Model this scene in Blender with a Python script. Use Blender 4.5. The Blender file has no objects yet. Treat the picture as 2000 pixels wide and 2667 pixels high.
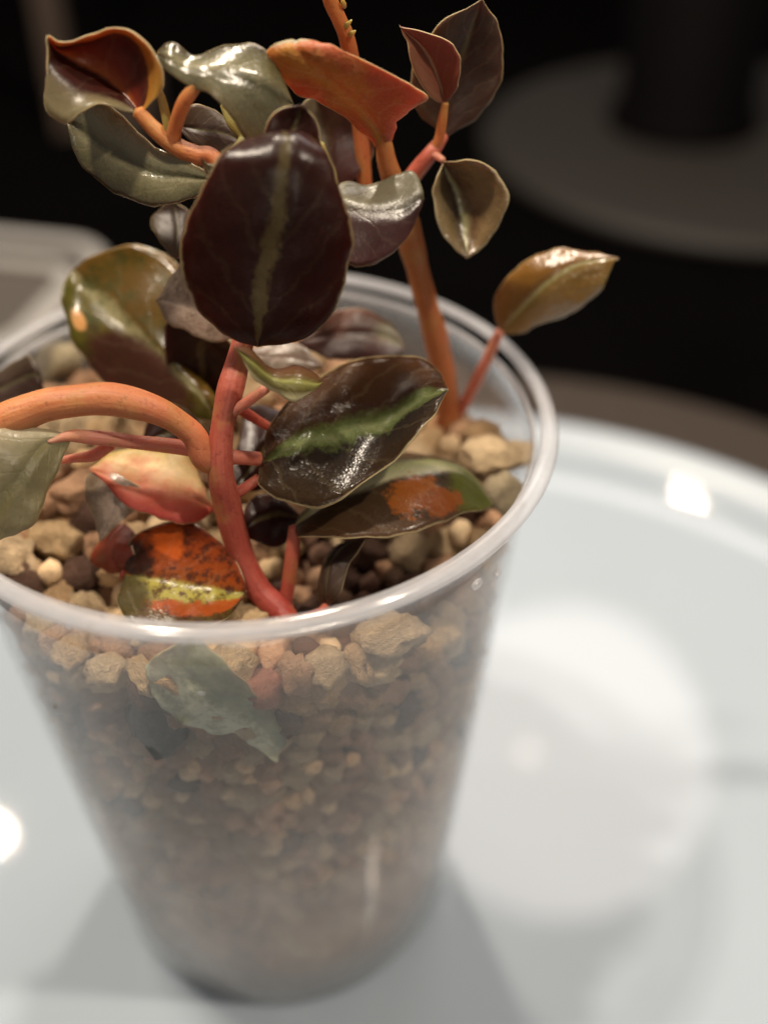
import bpy, bmesh, math, random
import numpy as np
from mathutils import Vector, Matrix, noise

S = 0.01                                   # all lengths below are in centimetres
random.seed(7); RNG = np.random.default_rng(7)
scene = bpy.context.scene
COL = scene.collection

# ------------------------------------------------------------------ camera
F, PITCH, ROLL = 3000.0, 0.677896, -0.0071444
CAM = np.array([1.574792, -10.651506, 15.479398])
_cp, _sp = math.cos(PITCH), math.sin(PITCH)
FW = np.array([0, _cp, -_sp]); _r = np.array([1.0, 0, 0]); _u = np.array([0, _sp, _cp])
RT = math.cos(ROLL) * _r + math.sin(ROLL) * _u
UP = -math.sin(ROLL) * _r + math.cos(ROLL) * _u
cd = bpy.data.cameras.new("camera"); cam = bpy.data.objects.new("camera", cd); COL.objects.link(cam)
cd.sensor_fit = 'VERTICAL'; cd.sensor_height = 24.0; cd.lens = 24.0 * F / 2667.0
cd.clip_start = 0.005; cd.clip_end = 20.0
cam.matrix_world = Matrix([[RT[i], UP[i], -FW[i], CAM[i] * S] for i in range(3)] + [[0, 0, 0, 1]])
cd.dof.use_dof = True; cd.dof.focus_distance = 0.1130; cd.dof.aperture_fstop = 6.0; cd.dof.aperture_blades = 0
scene.camera = cam

# ------------------------------------------------------------------ light of the room
w = bpy.data.worlds.new("World"); scene.world = w; w.use_nodes = True
bg = w.node_tree.nodes["Background"]
bg.inputs[0].default_value = (1.0, 0.93, 0.86, 1); bg.inputs[1].default_value = 0.12
def lamp(name, loc, watts, rad, col):
    l = bpy.data.lights.new(name, 'POINT'); l.energy = watts; l.shadow_soft_size = rad * S; l.color = col
    o = bpy.data.objects.new(name, l); COL.objects.link(o); o.location = Vector(loc) * S; return o
WARM = (1.0, 0.86, 0.69)
lamp("ceiling_lamp", (-9.0, -1.0, 40), 4.6, 1.1, WARM)
lamp("back_lamp", (0, 20, 40), 3.4, 1.0, WARM)
lamp("corner_lamp", (-19, 26.5, 36.5), 0.35, 0.6, WARM)
lamp("shade_lamp", (10.9, 30.0, 34.8), 1.4, 8.4, (1.0, 0.89, 0.82))      # its round shade is what the plate mirrors
lamp("shade_bulb", (8.7, 26.8, 30.2), 0.006, 0.28, WARM)
lamp("room_lamp", (20.4, -8.3, 42), 4.0, 0.9, WARM)
lamp("front_fill", (4, -46, 21), 1.1, 8.0, WARM)  # soft fill added behind the camera to brighten the cup's front
lamp("wall_lamp", (-29, 13, 42), 0.7, 0.8, WARM)
scene.view_settings.view_transform = 'Standard'; scene.view_settings.look = 'None'
scene.view_settings.gamma = 1.0; scene.view_settings.use_curve_mapping = False
scene.view_settings.exposure = -0.10
scene.cycles.use_denoising = True
scene.cycles.max_bounces = 12; scene.cycles.transparent_max_bounces = 40
scene.cycles.diffuse_bounces = 5; scene.cycles.glossy_bounces = 5
scene.cycles.sample_clamp_indirect = 6.0

# ------------------------------------------------------------------ helpers
K = 2000.0 / 1659.0
def ray(x, y):
    return FW + (x * K - 1000.0) / F * RT - (y * K - 1333.5) / F * UP
def at(x, y, Y):                           # the point where the line of sight meets the upright plane at depth Y
    d = ray(x, y); t = (Y - CAM[1]) / d[1]; return CAM + t * d
def atz(x, y, z):
    d = ray(x, y); t = (z - CAM[2]) / d[2]; return CAM + t * d

RIM_R, RIM_Z, BASE_R = 3.5, 8.35, 2.44
def wall_r(z): return BASE_R + (RIM_R - 0.2 - BASE_R) * z / RIM_Z
def at_wall(x, y, inset):                  # front wall of the cup seen at a pixel, moved inwards
    d = ray(x, y)
    for t in np.arange(6, 22, 0.01):
        p = CAM + t * d
        if p[2] < RIM_Z and math.hypot(p[0], p[1]) < wall_r(p[2]) - inset: return p
    return CAM + 14 * d

def tag(o, label=None, cat=None, group=None, kind=None):
    if label: o["label"] = label
    if cat: o["category"] = cat
    if group: o["group"] = group
    if kind: o["kind"] = kind
    return o
def mesh_obj(name, verts, faces, mats, parent=None, smooth=True, mi=None, uvs=None):
    me = bpy.data.meshes.new(name)
    me.from_pydata([tuple(float(c) * S for c in v) for v in verts], [], faces)
    for m in (mats if isinstance(mats, (list, tuple)) else [mats]): me.materials.append(m)
    if mi is not None: me.polygons.foreach_set("material_index", mi)
    if smooth: me.polygons.foreach_set("use_smooth", [True] * len(me.polygons))
    if uvs is not None:
        uv = me.uv_layers.new(name="UVMap")
        li = np.zeros(len(me.loops), dtype=np.int32); me.loops.foreach_get("vertex_index", li)
        uv.data.foreach_set("uv", np.asarray(uvs, dtype=np.float32)[li].ravel())
    me.update()
    o = bpy.data.objects.new(name, me); COL.objects.link(o)
    if parent: o.parent = parent
    return o
def empty(name, loc=(0, 0, 0)):
    o = bpy.data.objects.new(name, None); COL.objects.link(o); o.empty_display_size = 0.01
    return o

def lathe(profile, n=96, cx=0, cy=0, closed=True):
    v, f = [], []
    m = len(profile)
    for i in range(n):
        a = 2 * math.pi * i / n
        for (r, z) in profile: v.append((cx + r * math.cos(a), cy + r * math.sin(a), z))
    for i in range(n):
        j = (i + 1) % n
        for k in range(m if closed else m - 1):
            l = (k + 1) % m
            f.append((i * m + k, j * m + k, j * m + l, i * m + l))
    return v, f

# ---- materials
class N:
    def __init__(s, name):
        s.m = bpy.data.materials.new(name); s.m.use_nodes = True
        s.t = s.m.node_tree; s.t.nodes.clear()
        s.out = s.t.nodes.new("ShaderNodeOutputMaterial")
    def n(s, typ, props=None, **inp):
        nd = s.t.nodes.new(typ)
        for k, v in (props or {}).items(): setattr(nd, k, v)
        for k, v in inp.items():
            key = int(k[1:]) if k[0] == '_' and k[1:].isdigit() else k.replace('_', ' ')
            s.set(nd.inputs[key], v)
        return nd
    def set(s, sock, v):
        if hasattr(v, 'is_output'): s.t.links.new(v, sock)
        elif isinstance(v, tuple) and len(v) == 3 and sock.type == 'RGBA': sock.default_value = (*v, 1)
        else: sock.default_value = v
    def math(s, op, a, b=0.0, c=0.0, clamp=False):
        nd = s.t.nodes.new("ShaderNodeMath"); nd.operation = op; nd.use_clamp = clamp
        s.set(nd.inputs[0], a); s.set(nd.inputs[1], b); s.set(nd.inputs[2], c); return nd.outputs[0]
    def mix(s, f, a, b):
        nd = s.t.nodes.new("ShaderNodeMix"); nd.data_type = 'RGBA'
        s.set(nd.inputs[0], f); s.set(nd.inputs[6], a); s.set(nd.inputs[7], b); return nd.outputs[2]
    def noise(s, vec, scale, detail=3.0, rough=0.55):
        return s.n("ShaderNodeTexNoise", Vector=vec, Scale=scale, Detail=detail, Roughness=rough).outputs[0]
    def ramp(s, fac, stops, interp='LINEAR'):
        nd = s.t.nodes.new("ShaderNodeValToRGB"); cr = nd.color_ramp; cr.interpolation = interp
        while len(cr.elements) < len(stops): cr.elements.new(0.5)
        for e, (p, c) in zip(cr.elements, stops): e.position = p; e.color = (*c, 1) if len(c) == 3 else c
        s.set(nd.inputs[0], fac); return nd.outputs[0]
    def sstep(s, x, lo, hi):
        nd = s.t.nodes.new("ShaderNodeMapRange"); nd.interpolation_type = 'SMOOTHSTEP'
        s.set(nd.inputs[0], x); s.set(nd.inputs[1], lo); s.set(nd.inputs[2], hi); return nd.outputs[0]
    def done(s, shader): s.t.links.new(shader, s.out.inputs[0]); return s.m

def leaf_mat(name, ramp, patches=(), rough=0.33, jag=0.10, mottle=None, mscale=260, sss=0.15, glint=0.12, spec=0.42, seed=0.0, coat=0.0, vein=0.18, margin=0.5):
    """two-tone leaf: colours run across the blade (0 one margin, 0.5 midrib, 1 the other), patches sit at (u, v)"""
    g = N(name)
    tc = g.n("ShaderNodeTexCoord"); uv = tc.outputs["UV"]
    ob = g.n("ShaderNodeVectorMath", {"operation": 'ADD'}, _0=tc.outputs["Object"], _1=(seed, seed * .7, 0)).outputs[0]
    sx = g.n("ShaderNodeSeparateXYZ", Vector=uv); U, Vv = sx.outputs[0], sx.outputs[1]
    big = g.noise(ob, 330, 5, 0.65); fine = g.noise(ob, 1500, 3, 0.6)
    off = g.math('ADD', g.math('MULTIPLY', g.math('SUBTRACT', big, 0.5), jag * 2.2), g.math('MULTIPLY', g.math('SUBTRACT', fine, 0.5), jag * 0.8))
    Uj = g.math('ADD', U, off, clamp=True)
    col = g.ramp(Uj, ramp)
    if mottle:
        f = g.sstep(g.noise(ob, mscale, 6, 0.7), 0.45, 0.62)
        col = g.mix(g.math('MULTIPLY', f, mottle[1]), col, mottle[0])
    for (pu, pv, ru, rv, pc, soft) in patches:
        du = g.math('DIVIDE', g.math('SUBTRACT', U, pu), ru); dv = g.math('DIVIDE', g.math('SUBTRACT', Vv, pv), rv)
        r2 = g.math('ADD', g.math('MULTIPLY', du, du), g.math('MULTIPLY', dv, dv))
        nn = g.math('MULTIPLY', g.math('SUBTRACT', g.noise(ob, 620, 8, 0.75), 0.5), soft * 7.5)
        f = g.math('MULTIPLY', g.sstep(g.math('ADD', r2, nn), 1.6, 0.6), 0.92)
        col = g.mix(f, col, pc)
    mg = g.math('MAXIMUM', g.math('ABSOLUTE', g.math('MULTIPLY', g.math('SUBTRACT', U, 0.5), 2.0)), g.math('SUBTRACT', g.math('ABSOLUTE', g.math('MULTIPLY', g.math('SUBTRACT', Vv, 0.5), 2.0)), 0.012))
    col = g.mix(g.math('MULTIPLY', g.sstep(g.math('ADD', mg, g.math('MULTIPLY', g.math('SUBTRACT', fine, 0.5), 0.05)), 0.965, 0.988), margin), col, (0.42, 0.34, 0.19))
    # fine veins running out from the midrib
    vv = g.math('ABSOLUTE', g.math('SUBTRACT', U, 0.5))
    arg = g.math('ADD', g.math('MULTIPLY', Vv, 34.0), g.math('ADD', g.math('MULTIPLY', vv, -26.0), g.math('MULTIPLY', big, 7.0)))
    ve = g.sstep(g.math('SINE', arg), 0.80, 1.0)
    col = g.mix(g.math('MULTIPLY', ve, vein * 0.35), col, g.mix(0.5, col, (0.5, 0.40, 0.22)))
    col = g.mix(g.math('MULTIPLY', g.math('SUBTRACT', fine, 0.35), 0.5, clamp=True), col, g.mix(0.6, col, (0.0, 0.0, 0.0)))
    vor = g.n("ShaderNodeTexVoronoi", Vector=ob, Scale=3600.0)
    hgt = g.math('ADD', g.math('MULTIPLY', vor.outputs["Distance"], glint), g.math('ADD', g.math('MULTIPLY', big, 0.25), g.math('MULTIPLY', ve, -vein)))
    bump = g.n("ShaderNodeBump", Strength=0.30, Distance=0.00022, Height=hgt)
    rg = g.math('ADD', g.math('MULTIPLY', big, 0.22), rough - 0.07)
    jit = g.n("ShaderNodeVectorMath", {"operation": 'SUBTRACT'}, _0=vor.outputs["Color"], _1=(0.5, 0.5, 0.5)).outputs[0]
    jit = g.n("ShaderNodeVectorMath", {"operation": 'MULTIPLY'}, _0=jit, _1=(glint * .55,) * 3).outputs[0]
    nv_ = g.n("ShaderNodeVectorMath", {"operation": 'ADD'}, _0=bump.outputs[0], _1=jit).outputs[0]
    nv_ = g.n("ShaderNodeVectorMath", {"operation": 'NORMALIZE'}, _0=nv_).outputs[0]
    b = g.n("ShaderNodeBsdfPrincipled", Base_Color=col, Roughness=rg, Normal=nv_)
    b.inputs["Specular IOR Level"].default_value = spec
    b.inputs["Subsurface Weight"].default_value = sss
    b.inputs["Subsurface Radius"].default_value = (1.0, 0.4, 0.15); b.inputs["Subsurface Scale"].default_value = 0.0012
    b.inputs["Coat Weight"].default_value = coat; b.inputs["Coat Roughness"].default_value = 0.22
    return g.done(b.outputs[0])

def plain_mat(name, col, rough=0.5, metallic=0.0, var=0.15, scale=60, bump=0.0, bscale=400, sss=0.0, spec=0.5, coat=0.0, col2=None):
    g = N(name); ob = g.n("ShaderNodeTexCoord").outputs["Object"]
    nz = g.noise(ob, scale, 4)
    c = g.mix(nz, tuple(x * (1 - var) for x in col), col2 or tuple(min(1, x * (1 + var)) for x in col))
    b = g.n("ShaderNodeBsdfPrincipled", Base_Color=c, Roughness=g.math('ADD', rough - 0.04, g.math('MULTIPLY', nz, 0.08)), Metallic=metallic)
    b.inputs["Specular IOR Level"].default_value = spec
    if bump:
        bp = g.n("ShaderNodeBump", Strength=bump, Distance=0.0006, Height=g.noise(ob, bscale, 5)); g.t.links.new(bp.outputs[0], b.inputs["Normal"])
    if sss:
        b.inputs["Subsurface Weight"].default_value = sss; b.inputs["Subsurface Radius"].default_value = (1, .5, .3); b.inputs["Subsurface Scale"].default_value = 0.002
    b.inputs["Coat Weight"].default_value = coat; b.inputs["Coat Roughness"].default_value = 0.1
    return g.done(b.outputs[0])

def stem_mat(name, c0, c1, sss=0.5):
    g = N(name); tc = g.n("ShaderNodeTexCoord"); ob = tc.outputs["Object"]
    v = g.n("ShaderNodeSeparateXYZ", Vector=tc.outputs["UV"]).outputs[1]
    st = g.n("ShaderNodeMapping", Vector=tc.outputs["UV"], Scale=(9.0, 2.2, 1.0)).outputs[0]
    nz = g.noise(st, 3.0, 4, 0.6); sp = g.noise(ob, 1700, 4, 0.7)
    col = g.mix(g.math('ADD', v, g.math('MULTIPLY', g.math('SUBTRACT', nz, 0.5), 0.9), clamp=True), c0, c1)
    col = g.mix(g.sstep(sp, 0.60, 0.80), col, g.mix(0.3, col, (0.75, 0.50, 0.28)))
    col = g.mix(g.math('MULTIPLY', g.sstep(g.noise(ob, 260, 3), 0.52, 0.66), 0.28), col, (0.42, 0.26, 0.07))
    col = g.mix(g.sstep(sp, 0.45, 0.30), col, g.mix(0.45, col, (0.10, 0.01, 0.005)))
    bp = g.n("ShaderNodeBump", Strength=0.35, Distance=0.0003, Height=g.math('ADD', sp, nz))
    b = g.n("ShaderNodeBsdfPrincipled", Base_Color=col, Roughness=0.46, Normal=bp.outputs[0])
    b.inputs["Subsurface Weight"].default_value = sss; b.inputs["Subsurface Radius"].default_value = (1, .40, .18); b.inputs["Subsurface Scale"].default_value = 0.0028
    return g.done(b.outputs[0])

def stone_mat(name, c0, c1, c2, sc=1.0):
    g = N(name); tc = g.n("ShaderNodeTexCoord"); ob = tc.outputs["Object"]
    rnd = g.math('FRACT', g.math('ADD', g.n("ShaderNodeObjectInfo").outputs["Random"], g.n("ShaderNodeNewGeometry").outputs["Random Per Island"]))
    base = g.ramp(rnd, [(0, c0), (0.45, c1), (0.8, c2), (1, c0)])
    n1 = g.noise(ob, 300 * sc, 6, 0.65); n2 = g.noise(ob, 900 * sc, 4, 0.7)
    col = g.mix(g.sstep(n1, 0.35, 0.7), g.mix(0.22, base, (0.16, 0.08, 0.04)), base)
    col = g.mix(g.sstep(n2, 0.60, 0.75), col, g.mix(0.5, col, (0.80, 0.66, 0.46)))
    col = g.mix(g.sstep(n2, 0.40, 0.28), col, g.mix(0.4, col, (0.12, 0.06, 0.03)))
    bp = g.n("ShaderNodeBump", Strength=1.0, Distance=0.0014 / sc, Height=g.math('ADD', n1, g.math('MULTIPLY', n2, 0.6)))
    b = g.n("ShaderNodeBsdfPrincipled", Base_Color=col, Roughness=0.8, Normal=bp.outputs[0])
    b.inputs["Specular IOR Level"].default_value = 0.25
    return g.done(b.outputs[0])

def plastic_mat(name, milk, haze_col, rough=0.06, tint=(0.97, 0.97, 0.975), haze_lift=0.0):
    """thin clear plastic: lets light straight through, reflects at grazing angles, a little milky"""
    g = N(name); ob = g.n("ShaderNodeTexCoord").outputs["Object"]
    tr = g.n("ShaderNodeBsdfTransparent", Color=tint)
    nz = g.noise(ob, 90, 4, 0.6)
    bp = g.n("ShaderNodeBump", Strength=0.12, Distance=0.0008, Height=g.noise(ob, 70, 2))
    di = g.n("ShaderNodeBsdfDiffuse", Color=haze_col); tl = g.n("ShaderNodeBsdfTranslucent", Color=haze_col)
    mk = g.n("ShaderNodeMixShader", _0=0.5, _1=di.outputs[0], _2=tl.outputs[0])
    zz = g.n("ShaderNodeSeparateXYZ", Vector=ob).outputs[2]
    lift_mask = g.sstep(g.math('ADD', zz, g.math('MULTIPLY', g.math('SUBTRACT', g.noise(ob, 140, 4), 0.5), 0.03)), 0.060, 0.020)   # extra milky haze painted into the lower half to brighten it
    mk_f = g.math('ADD', milk, g.math('MULTIPLY', lift_mask, haze_lift))
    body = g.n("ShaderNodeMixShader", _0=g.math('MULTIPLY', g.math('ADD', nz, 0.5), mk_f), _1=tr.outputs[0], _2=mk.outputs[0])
    gl = g.n("ShaderNodeBsdfGlossy", Color=(1, 1, 1), Roughness=rough, Normal=bp.outputs[0])
    ge = g.n("ShaderNodeNewGeometry")
    ct = g.math('ABSOLUTE', g.n("ShaderNodeVectorMath", {"operation": 'DOT_PRODUCT'}, _0=ge.outputs["Normal"], _1=ge.outputs["Incoming"]).outputs["Value"])
    fr = g.math('ADD', 0.03, g.math('MULTIPLY', g.math('POWER', g.math('SUBTRACT', 1.0, ct), 5.0), 0.80))
    sh = g.n("ShaderNodeMixShader", _0=fr, _1=body.outputs[0], _2=gl.outputs[0])
    return g.done(sh.outputs[0])

# ------------------------------------------------------------------ setting: table, mat
M_table = plain_mat("black table", (0.0022, 0.002, 0.0021), 0.5, var=0.3, scale=25, bump=0.02, bscale=120, spec=0.0)
v, f = [(-60, -40, -0.55), (60, -40, -0.55), (60, 120, -0.55), (-60, 120, -0.55)], [(0, 1, 2, 3)]
tag(mesh_obj("tabletop", v, f, M_table, smooth=False), kind="structure")

M_mat = plain_mat("brown mat", (0.045, 0.032, 0.024), 0.7, var=0.3, scale=200, bump=0.3, bscale=900)
PCX, PCY = 2.31, -0.09
v, f = lathe([(0.001, -0.545), (13.2, -0.545), (13.35, -0.5), (13.2, -0.44), (0.001, -0.44)], 128, PCX + .8, PCY + 1.7, closed=False)
tag(mesh_obj("place_mat", v, f, M_mat), "round dark brown place mat under the white plate", "place mat")

# ------------------------------------------------------------------ plate
M_plate = plain_mat("white glazed plate", (0.435, 0.505, 0.585), 0.05, var=0.03, scale=40, bump=0.004, bscale=40, spec=0.55)
plate = empty("plate")
tag(plate, "large round white glossy plate with raised rim standing on brown mat", "plate")
prof = [(0.001, 0.0), (3, 0.0), (6, 0.0), (9.77, 0.0), (10.17, 0.02), (10.42, 0.09), (10.59, 0.22), (10.69, 0.36), (10.79, 0.43),
        (10.82, 0.425), (10.77, 0.30), (10.67, 0.10), (10.47, -0.1), (9.87, -0.22), (9.77, -0.43), (9.47, -0.43), (9.37, -0.2), (0.001, -0.2)]
v, f = lathe(prof, 160, PCX, PCY, closed=False)
mesh_obj("plate_well", v, f, M_plate, plate)
prof = [(10.77, 0.43), (10.87, 0.435), (10.95, 0.47), (11.05, 0.58), (11.19, 0.68), (11.35, 0.72), (11.47, 0.69), (11.52, 0.62), (11.47, 0.55), (11.27, 0.48), (11.02, 0.38), (10.87, 0.25), (10.81, 0.30)]
M_lip = plain_mat("white plate lip", (0.435, 0.505, 0.585), 0.30, var=0.04, scale=60, spec=0.4)
v, f = lathe(prof, 160, PCX, PCY)
mesh_obj("plate_rim", v, f, M_lip, plate)

# ------------------------------------------------------------------ cup
M_wall = plastic_mat("clear plastic wall", 0.10, (0.84, 0.835, 0.84), haze_lift=0.27)
M_rim = plastic_mat("milky plastic rim", 0.36, (0.88, 0.88, 0.92), rough=0.12)
cup = empty("plastic_cup")
tag(cup, "clear tapered plastic cup filled with gravel, planted, standing on the white plate", "cup")
T = 0.05
outer = [(wall_r(z), z) for z in (0.10, 1, 2, 3, 4, 5, 6, 7, 7.6, 8.1)]
prof = [(BASE_R - 0.05, 0.004)] + outer + [(wall_r(8.1) - T, 8.1)] + [(r - T, z) for r, z in outer[::-1]] + [(BASE_R - .10, 0.03)]
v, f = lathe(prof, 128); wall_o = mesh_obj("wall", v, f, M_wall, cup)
prof = []
for i in range(14):
    a = 2 * math.pi * i / 14
    prof.append((RIM_R - 0.10 + 0.10 * math.cos(a), RIM_Z - 0.065 + 0.065 * math.sin(a) - 0.02 * math.cos(a)))
v, f = lathe(prof, 160); mesh_obj("rim", v, f, M_rim, cup)
prof = [(wall_r(8.1) - 0.06, 8.12), (wall_r(8.1) - .02, 8.19), (wall_r(8.1) + 0.0, 8.12)]
v, f = lathe(prof, 128); mesh_obj("rim_step", v, f, M_rim, cup)
zb = 0.35
prof = [(0.001, zb), (1.6, zb), (2.1, zb - .04), (wall_r(zb) - .06, zb - 0.12), (wall_r(zb) - .06, zb - 0.18), (2.1, zb - .10), (1.6, zb - .06), (0.001, zb - .06)]
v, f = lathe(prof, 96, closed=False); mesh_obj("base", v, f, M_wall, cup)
for (x, y, s) in ((147, 1351, .05), (1030, 1262, .075), (435, 1498, .035), (1075, 1240, .05), (900, 1275, .035)):
    p = at_wall(x, y, -0.012)
    bm = bmesh.new(); bmesh.ops.create_icosphere(bm, subdivisions=2, radius=s * S)
    me = bpy.data.meshes.new("water_bead"); bm.to_mesh(me); bm.free(); me.materials.append(M_rim)
    me.polygons.foreach_set("use_smooth", [True] * len(me.polygons))
    o = bpy.data.objects.new("water_bead", me); COL.objects.link(o); o.parent = cup; o.location = Vector(p) * S
    o.scale = (1.2, .55, .8); o.rotation_euler[2] = math.atan2(p[1], p[0]) + math.pi / 2

M_silt = plain_mat("damp brown silt", (0.16, 0.095, 0.055), 0.25, var=0.5, scale=300, bump=0.5, bscale=900, coat=0.3)
prof = [(0.001, 0.36), (wall_r(.4) - .075, 0.36), (wall_r(.6) - .075, 0.55), (wall_r(.9) - .075, 0.90), (wall_r(.95) - .2, 1.0), (0.001, 0.97)]
v, f = lathe(prof, 96, closed=False)
tag(mesh_obj("silt", v, f, M_silt), "damp brown silt settled in the bottom of the cup", "silt", kind="stuff")

# ------------------------------------------------------------------ things behind the plate
M_alu = plain_mat("brushed aluminium", (0.40, 0.385, 0.37), 0.30, metallic=0.0, var=0.05, scale=30)
M_grey = plain_mat("grey coated pan", (0.13, 0.115, 0.10), 0.45, metallic=0.3, var=0.08, scale=30)
def rrect(x0, x1, y0, y1, r, n=10):
    pts = []
    for (cx, cy, a0) in ((x1 - r, y1 - r, 0), (x0 + r, y1 - r, 90), (x0 + r, y0 + r, 180), (x1 - r, y0 + r, 270)):
        for i in range(n + 1):
            a = math.radians(a0 + 90 * i / n); pts.append((cx + r * math.cos(a), cy + r * math.sin(a)))
    return pts
pan = empty("baking_pan"); tag(pan, "shallow grey pan with pale rolled rim lying behind the plate", "pan")
def loft(name, rings, mat, parent, cap=False):
    v, f = [], []
    m = len(rings[0])
    for rg in rings: v += rg
    for i in range(len(rings) - 1):
        for k in range(m): f.append((i * m + k, i * m + (k + 1) % m, (i + 1) * m + (k + 1) % m, (i + 1) * m + k))
    if cap: f.append(tuple((len(rings) - 1) * m + k for k in range(m)))
    return mesh_obj(name, v, f, mat, parent)
def ring(d, z):
    ca, sa = math.cos(math.radians(-13)), math.sin(math.radians(-13))
    px, py = -5.9, 19.6
    return [(px + (x * ca - y * sa), py + (x * sa + y * ca), z) for x, y in rrect(-20 + d, 0 - d, -6.4 + d, 0 - d, 1.5 - d * .5)]
loft("pan_rim", [ring(-.05, .78), ring(-.12, .90), ring(-.05, 1.0), ring(.12, 1.04), ring(.28, 1.0), ring(.34, .9), ring(.30, .78)], M_alu, pan)
loft("pan_step", [ring(.66, .60), ring(.74, .66), ring(.88, .68), ring(1.0, .64), ring(1.06, .52)], M_alu, pan)
loft("pan_body", [ring(.2, .77), ring(.55, -.5), ring(.7, -.54), ring(1.06, .2), ring(1.12, .46), ring(1.2, .44)], M_grey, pan, cap=True)

M_dark = plain_mat("dark stand metal", (0.003, 0.0025, 0.003), 0.6, var=0.2, spec=.05)
M_stand = plain_mat("dull brown stand base", (0.010, 0.0072, 0.005), 0.65, var=0.15, scale=20)
st = empty("round_based_stand"); tag(st, "dark column on a wide round brown base behind the plate", "stand")
sx_, sy_ = 14.2, 30.0
v, f = lathe([(0.001, -.54), (8.9, -.54), (9.05, -.3), (8.95, -.05), (8.5, 0.05), (0.001, .08)], 96, sx_, sy_, closed=False); mesh_obj("stand_base", v, f, M_stand, st)
v, f = lathe([(0.001, .09), (2.75, .09), (2.7, .4), (2.4, 1.0), (2.4, 22), (2.2, 22.4), (0.001, 22.4)], 64, sx_ - 1.6, sy_ + 1.2, closed=False); mesh_obj("column", v, f, M_dark, st)

M_post = plain_mat("brown wood post", (0.060, 0.040, 0.030), 0.6, var=0.3, scale=40)
po = empty("wooden_post"); tag(po, "thin brown upright post on a block foot behind the pan", "post")
px, py = float(at(128, 150, 33)[0]), 33
def boxv(x0, x1, y0, y1, z0, z1):
    return ([(x0, y0, z0), (x1, y0, z0), (x1, y1, z0), (x0, y1, z0), (x0, y0, z1), (x1, y0, z1), (x1, y1, z1), (x0, y1, z1)],
            [(0, 3, 2, 1), (4, 5, 6, 7), (0, 1, 5, 4), (1, 2, 6, 5), (2, 3, 7, 6), (3, 0, 4, 7)])
v, f = boxv(px - .45, px + .45, py - .4, py + .4, 1.0, 24); mesh_obj("shaft", v, f, M_post, po, smooth=False)
v, f = boxv(px - .2, px + 3.4, py - 1.2, py + 1.2, -.54, 1.0); mesh_obj("foot", v, f, M_post, po, smooth=False)
M_pink = plain_mat("pink plastic", (0.16, 0.030, 0.035), 0.6, var=0.1)
p = at(1272, 40, 60)
v, f = lathe([(0.001, -.54), (1.7, -.54), (1.8, .2), (1.2, p[2] - .6), (1.2, p[2] + .2), (1.0, p[2] + 1.1), (0.001, p[2] + 1.2)], 32, p[0], p[1], closed=False)
tag(mesh_obj("bottle", v, f, [M_dark, M_pink], mi=[1 if (i % 6) >= 3 else 0 for i in range(32 * 6)]), "small dark bottle with dull pink cap far behind the plate", "bottle")

# ------------------------------------------------------------------ gravel: settled stones
tops = []
def z_top(x, y):
    z = 7.12 + 0.10 * math.sin(1.7 * x + 1) + 0.10 * math.cos(2.1 * y)
    z += 0.55 * math.exp(-((x - 2.7) ** 2 + (y - 1.0) ** 2) / 1.4)        # heap by the right wall
    z += 0.70 * math.exp(-((x + 2.6) ** 2 + (y - 0.3) ** 2) / 2.0)
    z += 0.45 * math.exp(-((x - 1.4) ** 2 + (y - 2.7) ** 2) / 2.5)
    z += 0.5 * math.exp(-((x + 1.8) ** 2 + (y - 2.3) ** 2) / 2.0)
    z -= 0.40 * math.exp(-((x - 2.25) ** 2 + (y - 1.3) ** 2) / 0.45)
    z -= 0.45 * math.exp(-((x - 1.4) ** 2 + (y + 1.2) ** 2) / 1.6)        # hollow behind the front rim
    return z
NS = 2500
CORE = 0.62                                 # the heart of the gravel, never seen, is one solid
rad = RNG.uniform(0.10, 0.19, NS); rad[:260] = RNG.uniform(0.17, 0.25, 260)
pos = np.zeros((NS, 3))
for i in range(NS):
    while True:
        z = RNG.uniform(0.5, 7.4); rr = (wall_r(z) - .1 - rad[i]) * math.sqrt(RNG.uniform()); a = RNG.uniform(0, 2 * math.pi)
        if rr > wall_r(z) - CORE or z > 6.6: break
    pos[i] = (rr * math.cos(a), rr * math.sin(a), z)
rad = np.where(pos[:, 2] > 6.3, rad * 1.4, rad)
for it in range(70):
    q = (pos ** 2).sum(1); d2 = q[:, None] + q[None] - 2 * pos @ pos.T
    rs = (rad[:, None] + rad[None]) * 0.97
    ii, jj = np.nonzero(np.triu(d2 < rs * rs, 1))
    d = pos[ii] - pos[jj]; dist = np.sqrt((d ** 2).sum(1)) + 1e-5
    push = d * ((rs[ii, jj] - dist) * 0.33 / dist)[:, None]
    np.add.at(pos, ii, push); np.add.at(pos, jj, -push)
    pos[:, 2] -= 0.002
    wr = BASE_R + (RIM_R - 0.2 - BASE_R) * pos[:, 2] / RIM_Z
    rr = np.hypot(pos[:, 0], pos[:, 1]) + 1e-6
    inner = np.where(pos[:, 2] < 6.4, wr - CORE, 0.0)
    new = np.clip(rr, inner, wr - T - 0.03 - rad * 1.18)
    pos[:, :2] *= (new / rr)[:, None]
    zt = np.array([z_top(a, b) for a, b in pos[:, :2]])
    pos[:, 2] = np.clip(pos[:, 2], 0.75 + rad * 0.9, np.maximum(zt - rad * 0.4, 1.5))

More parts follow.
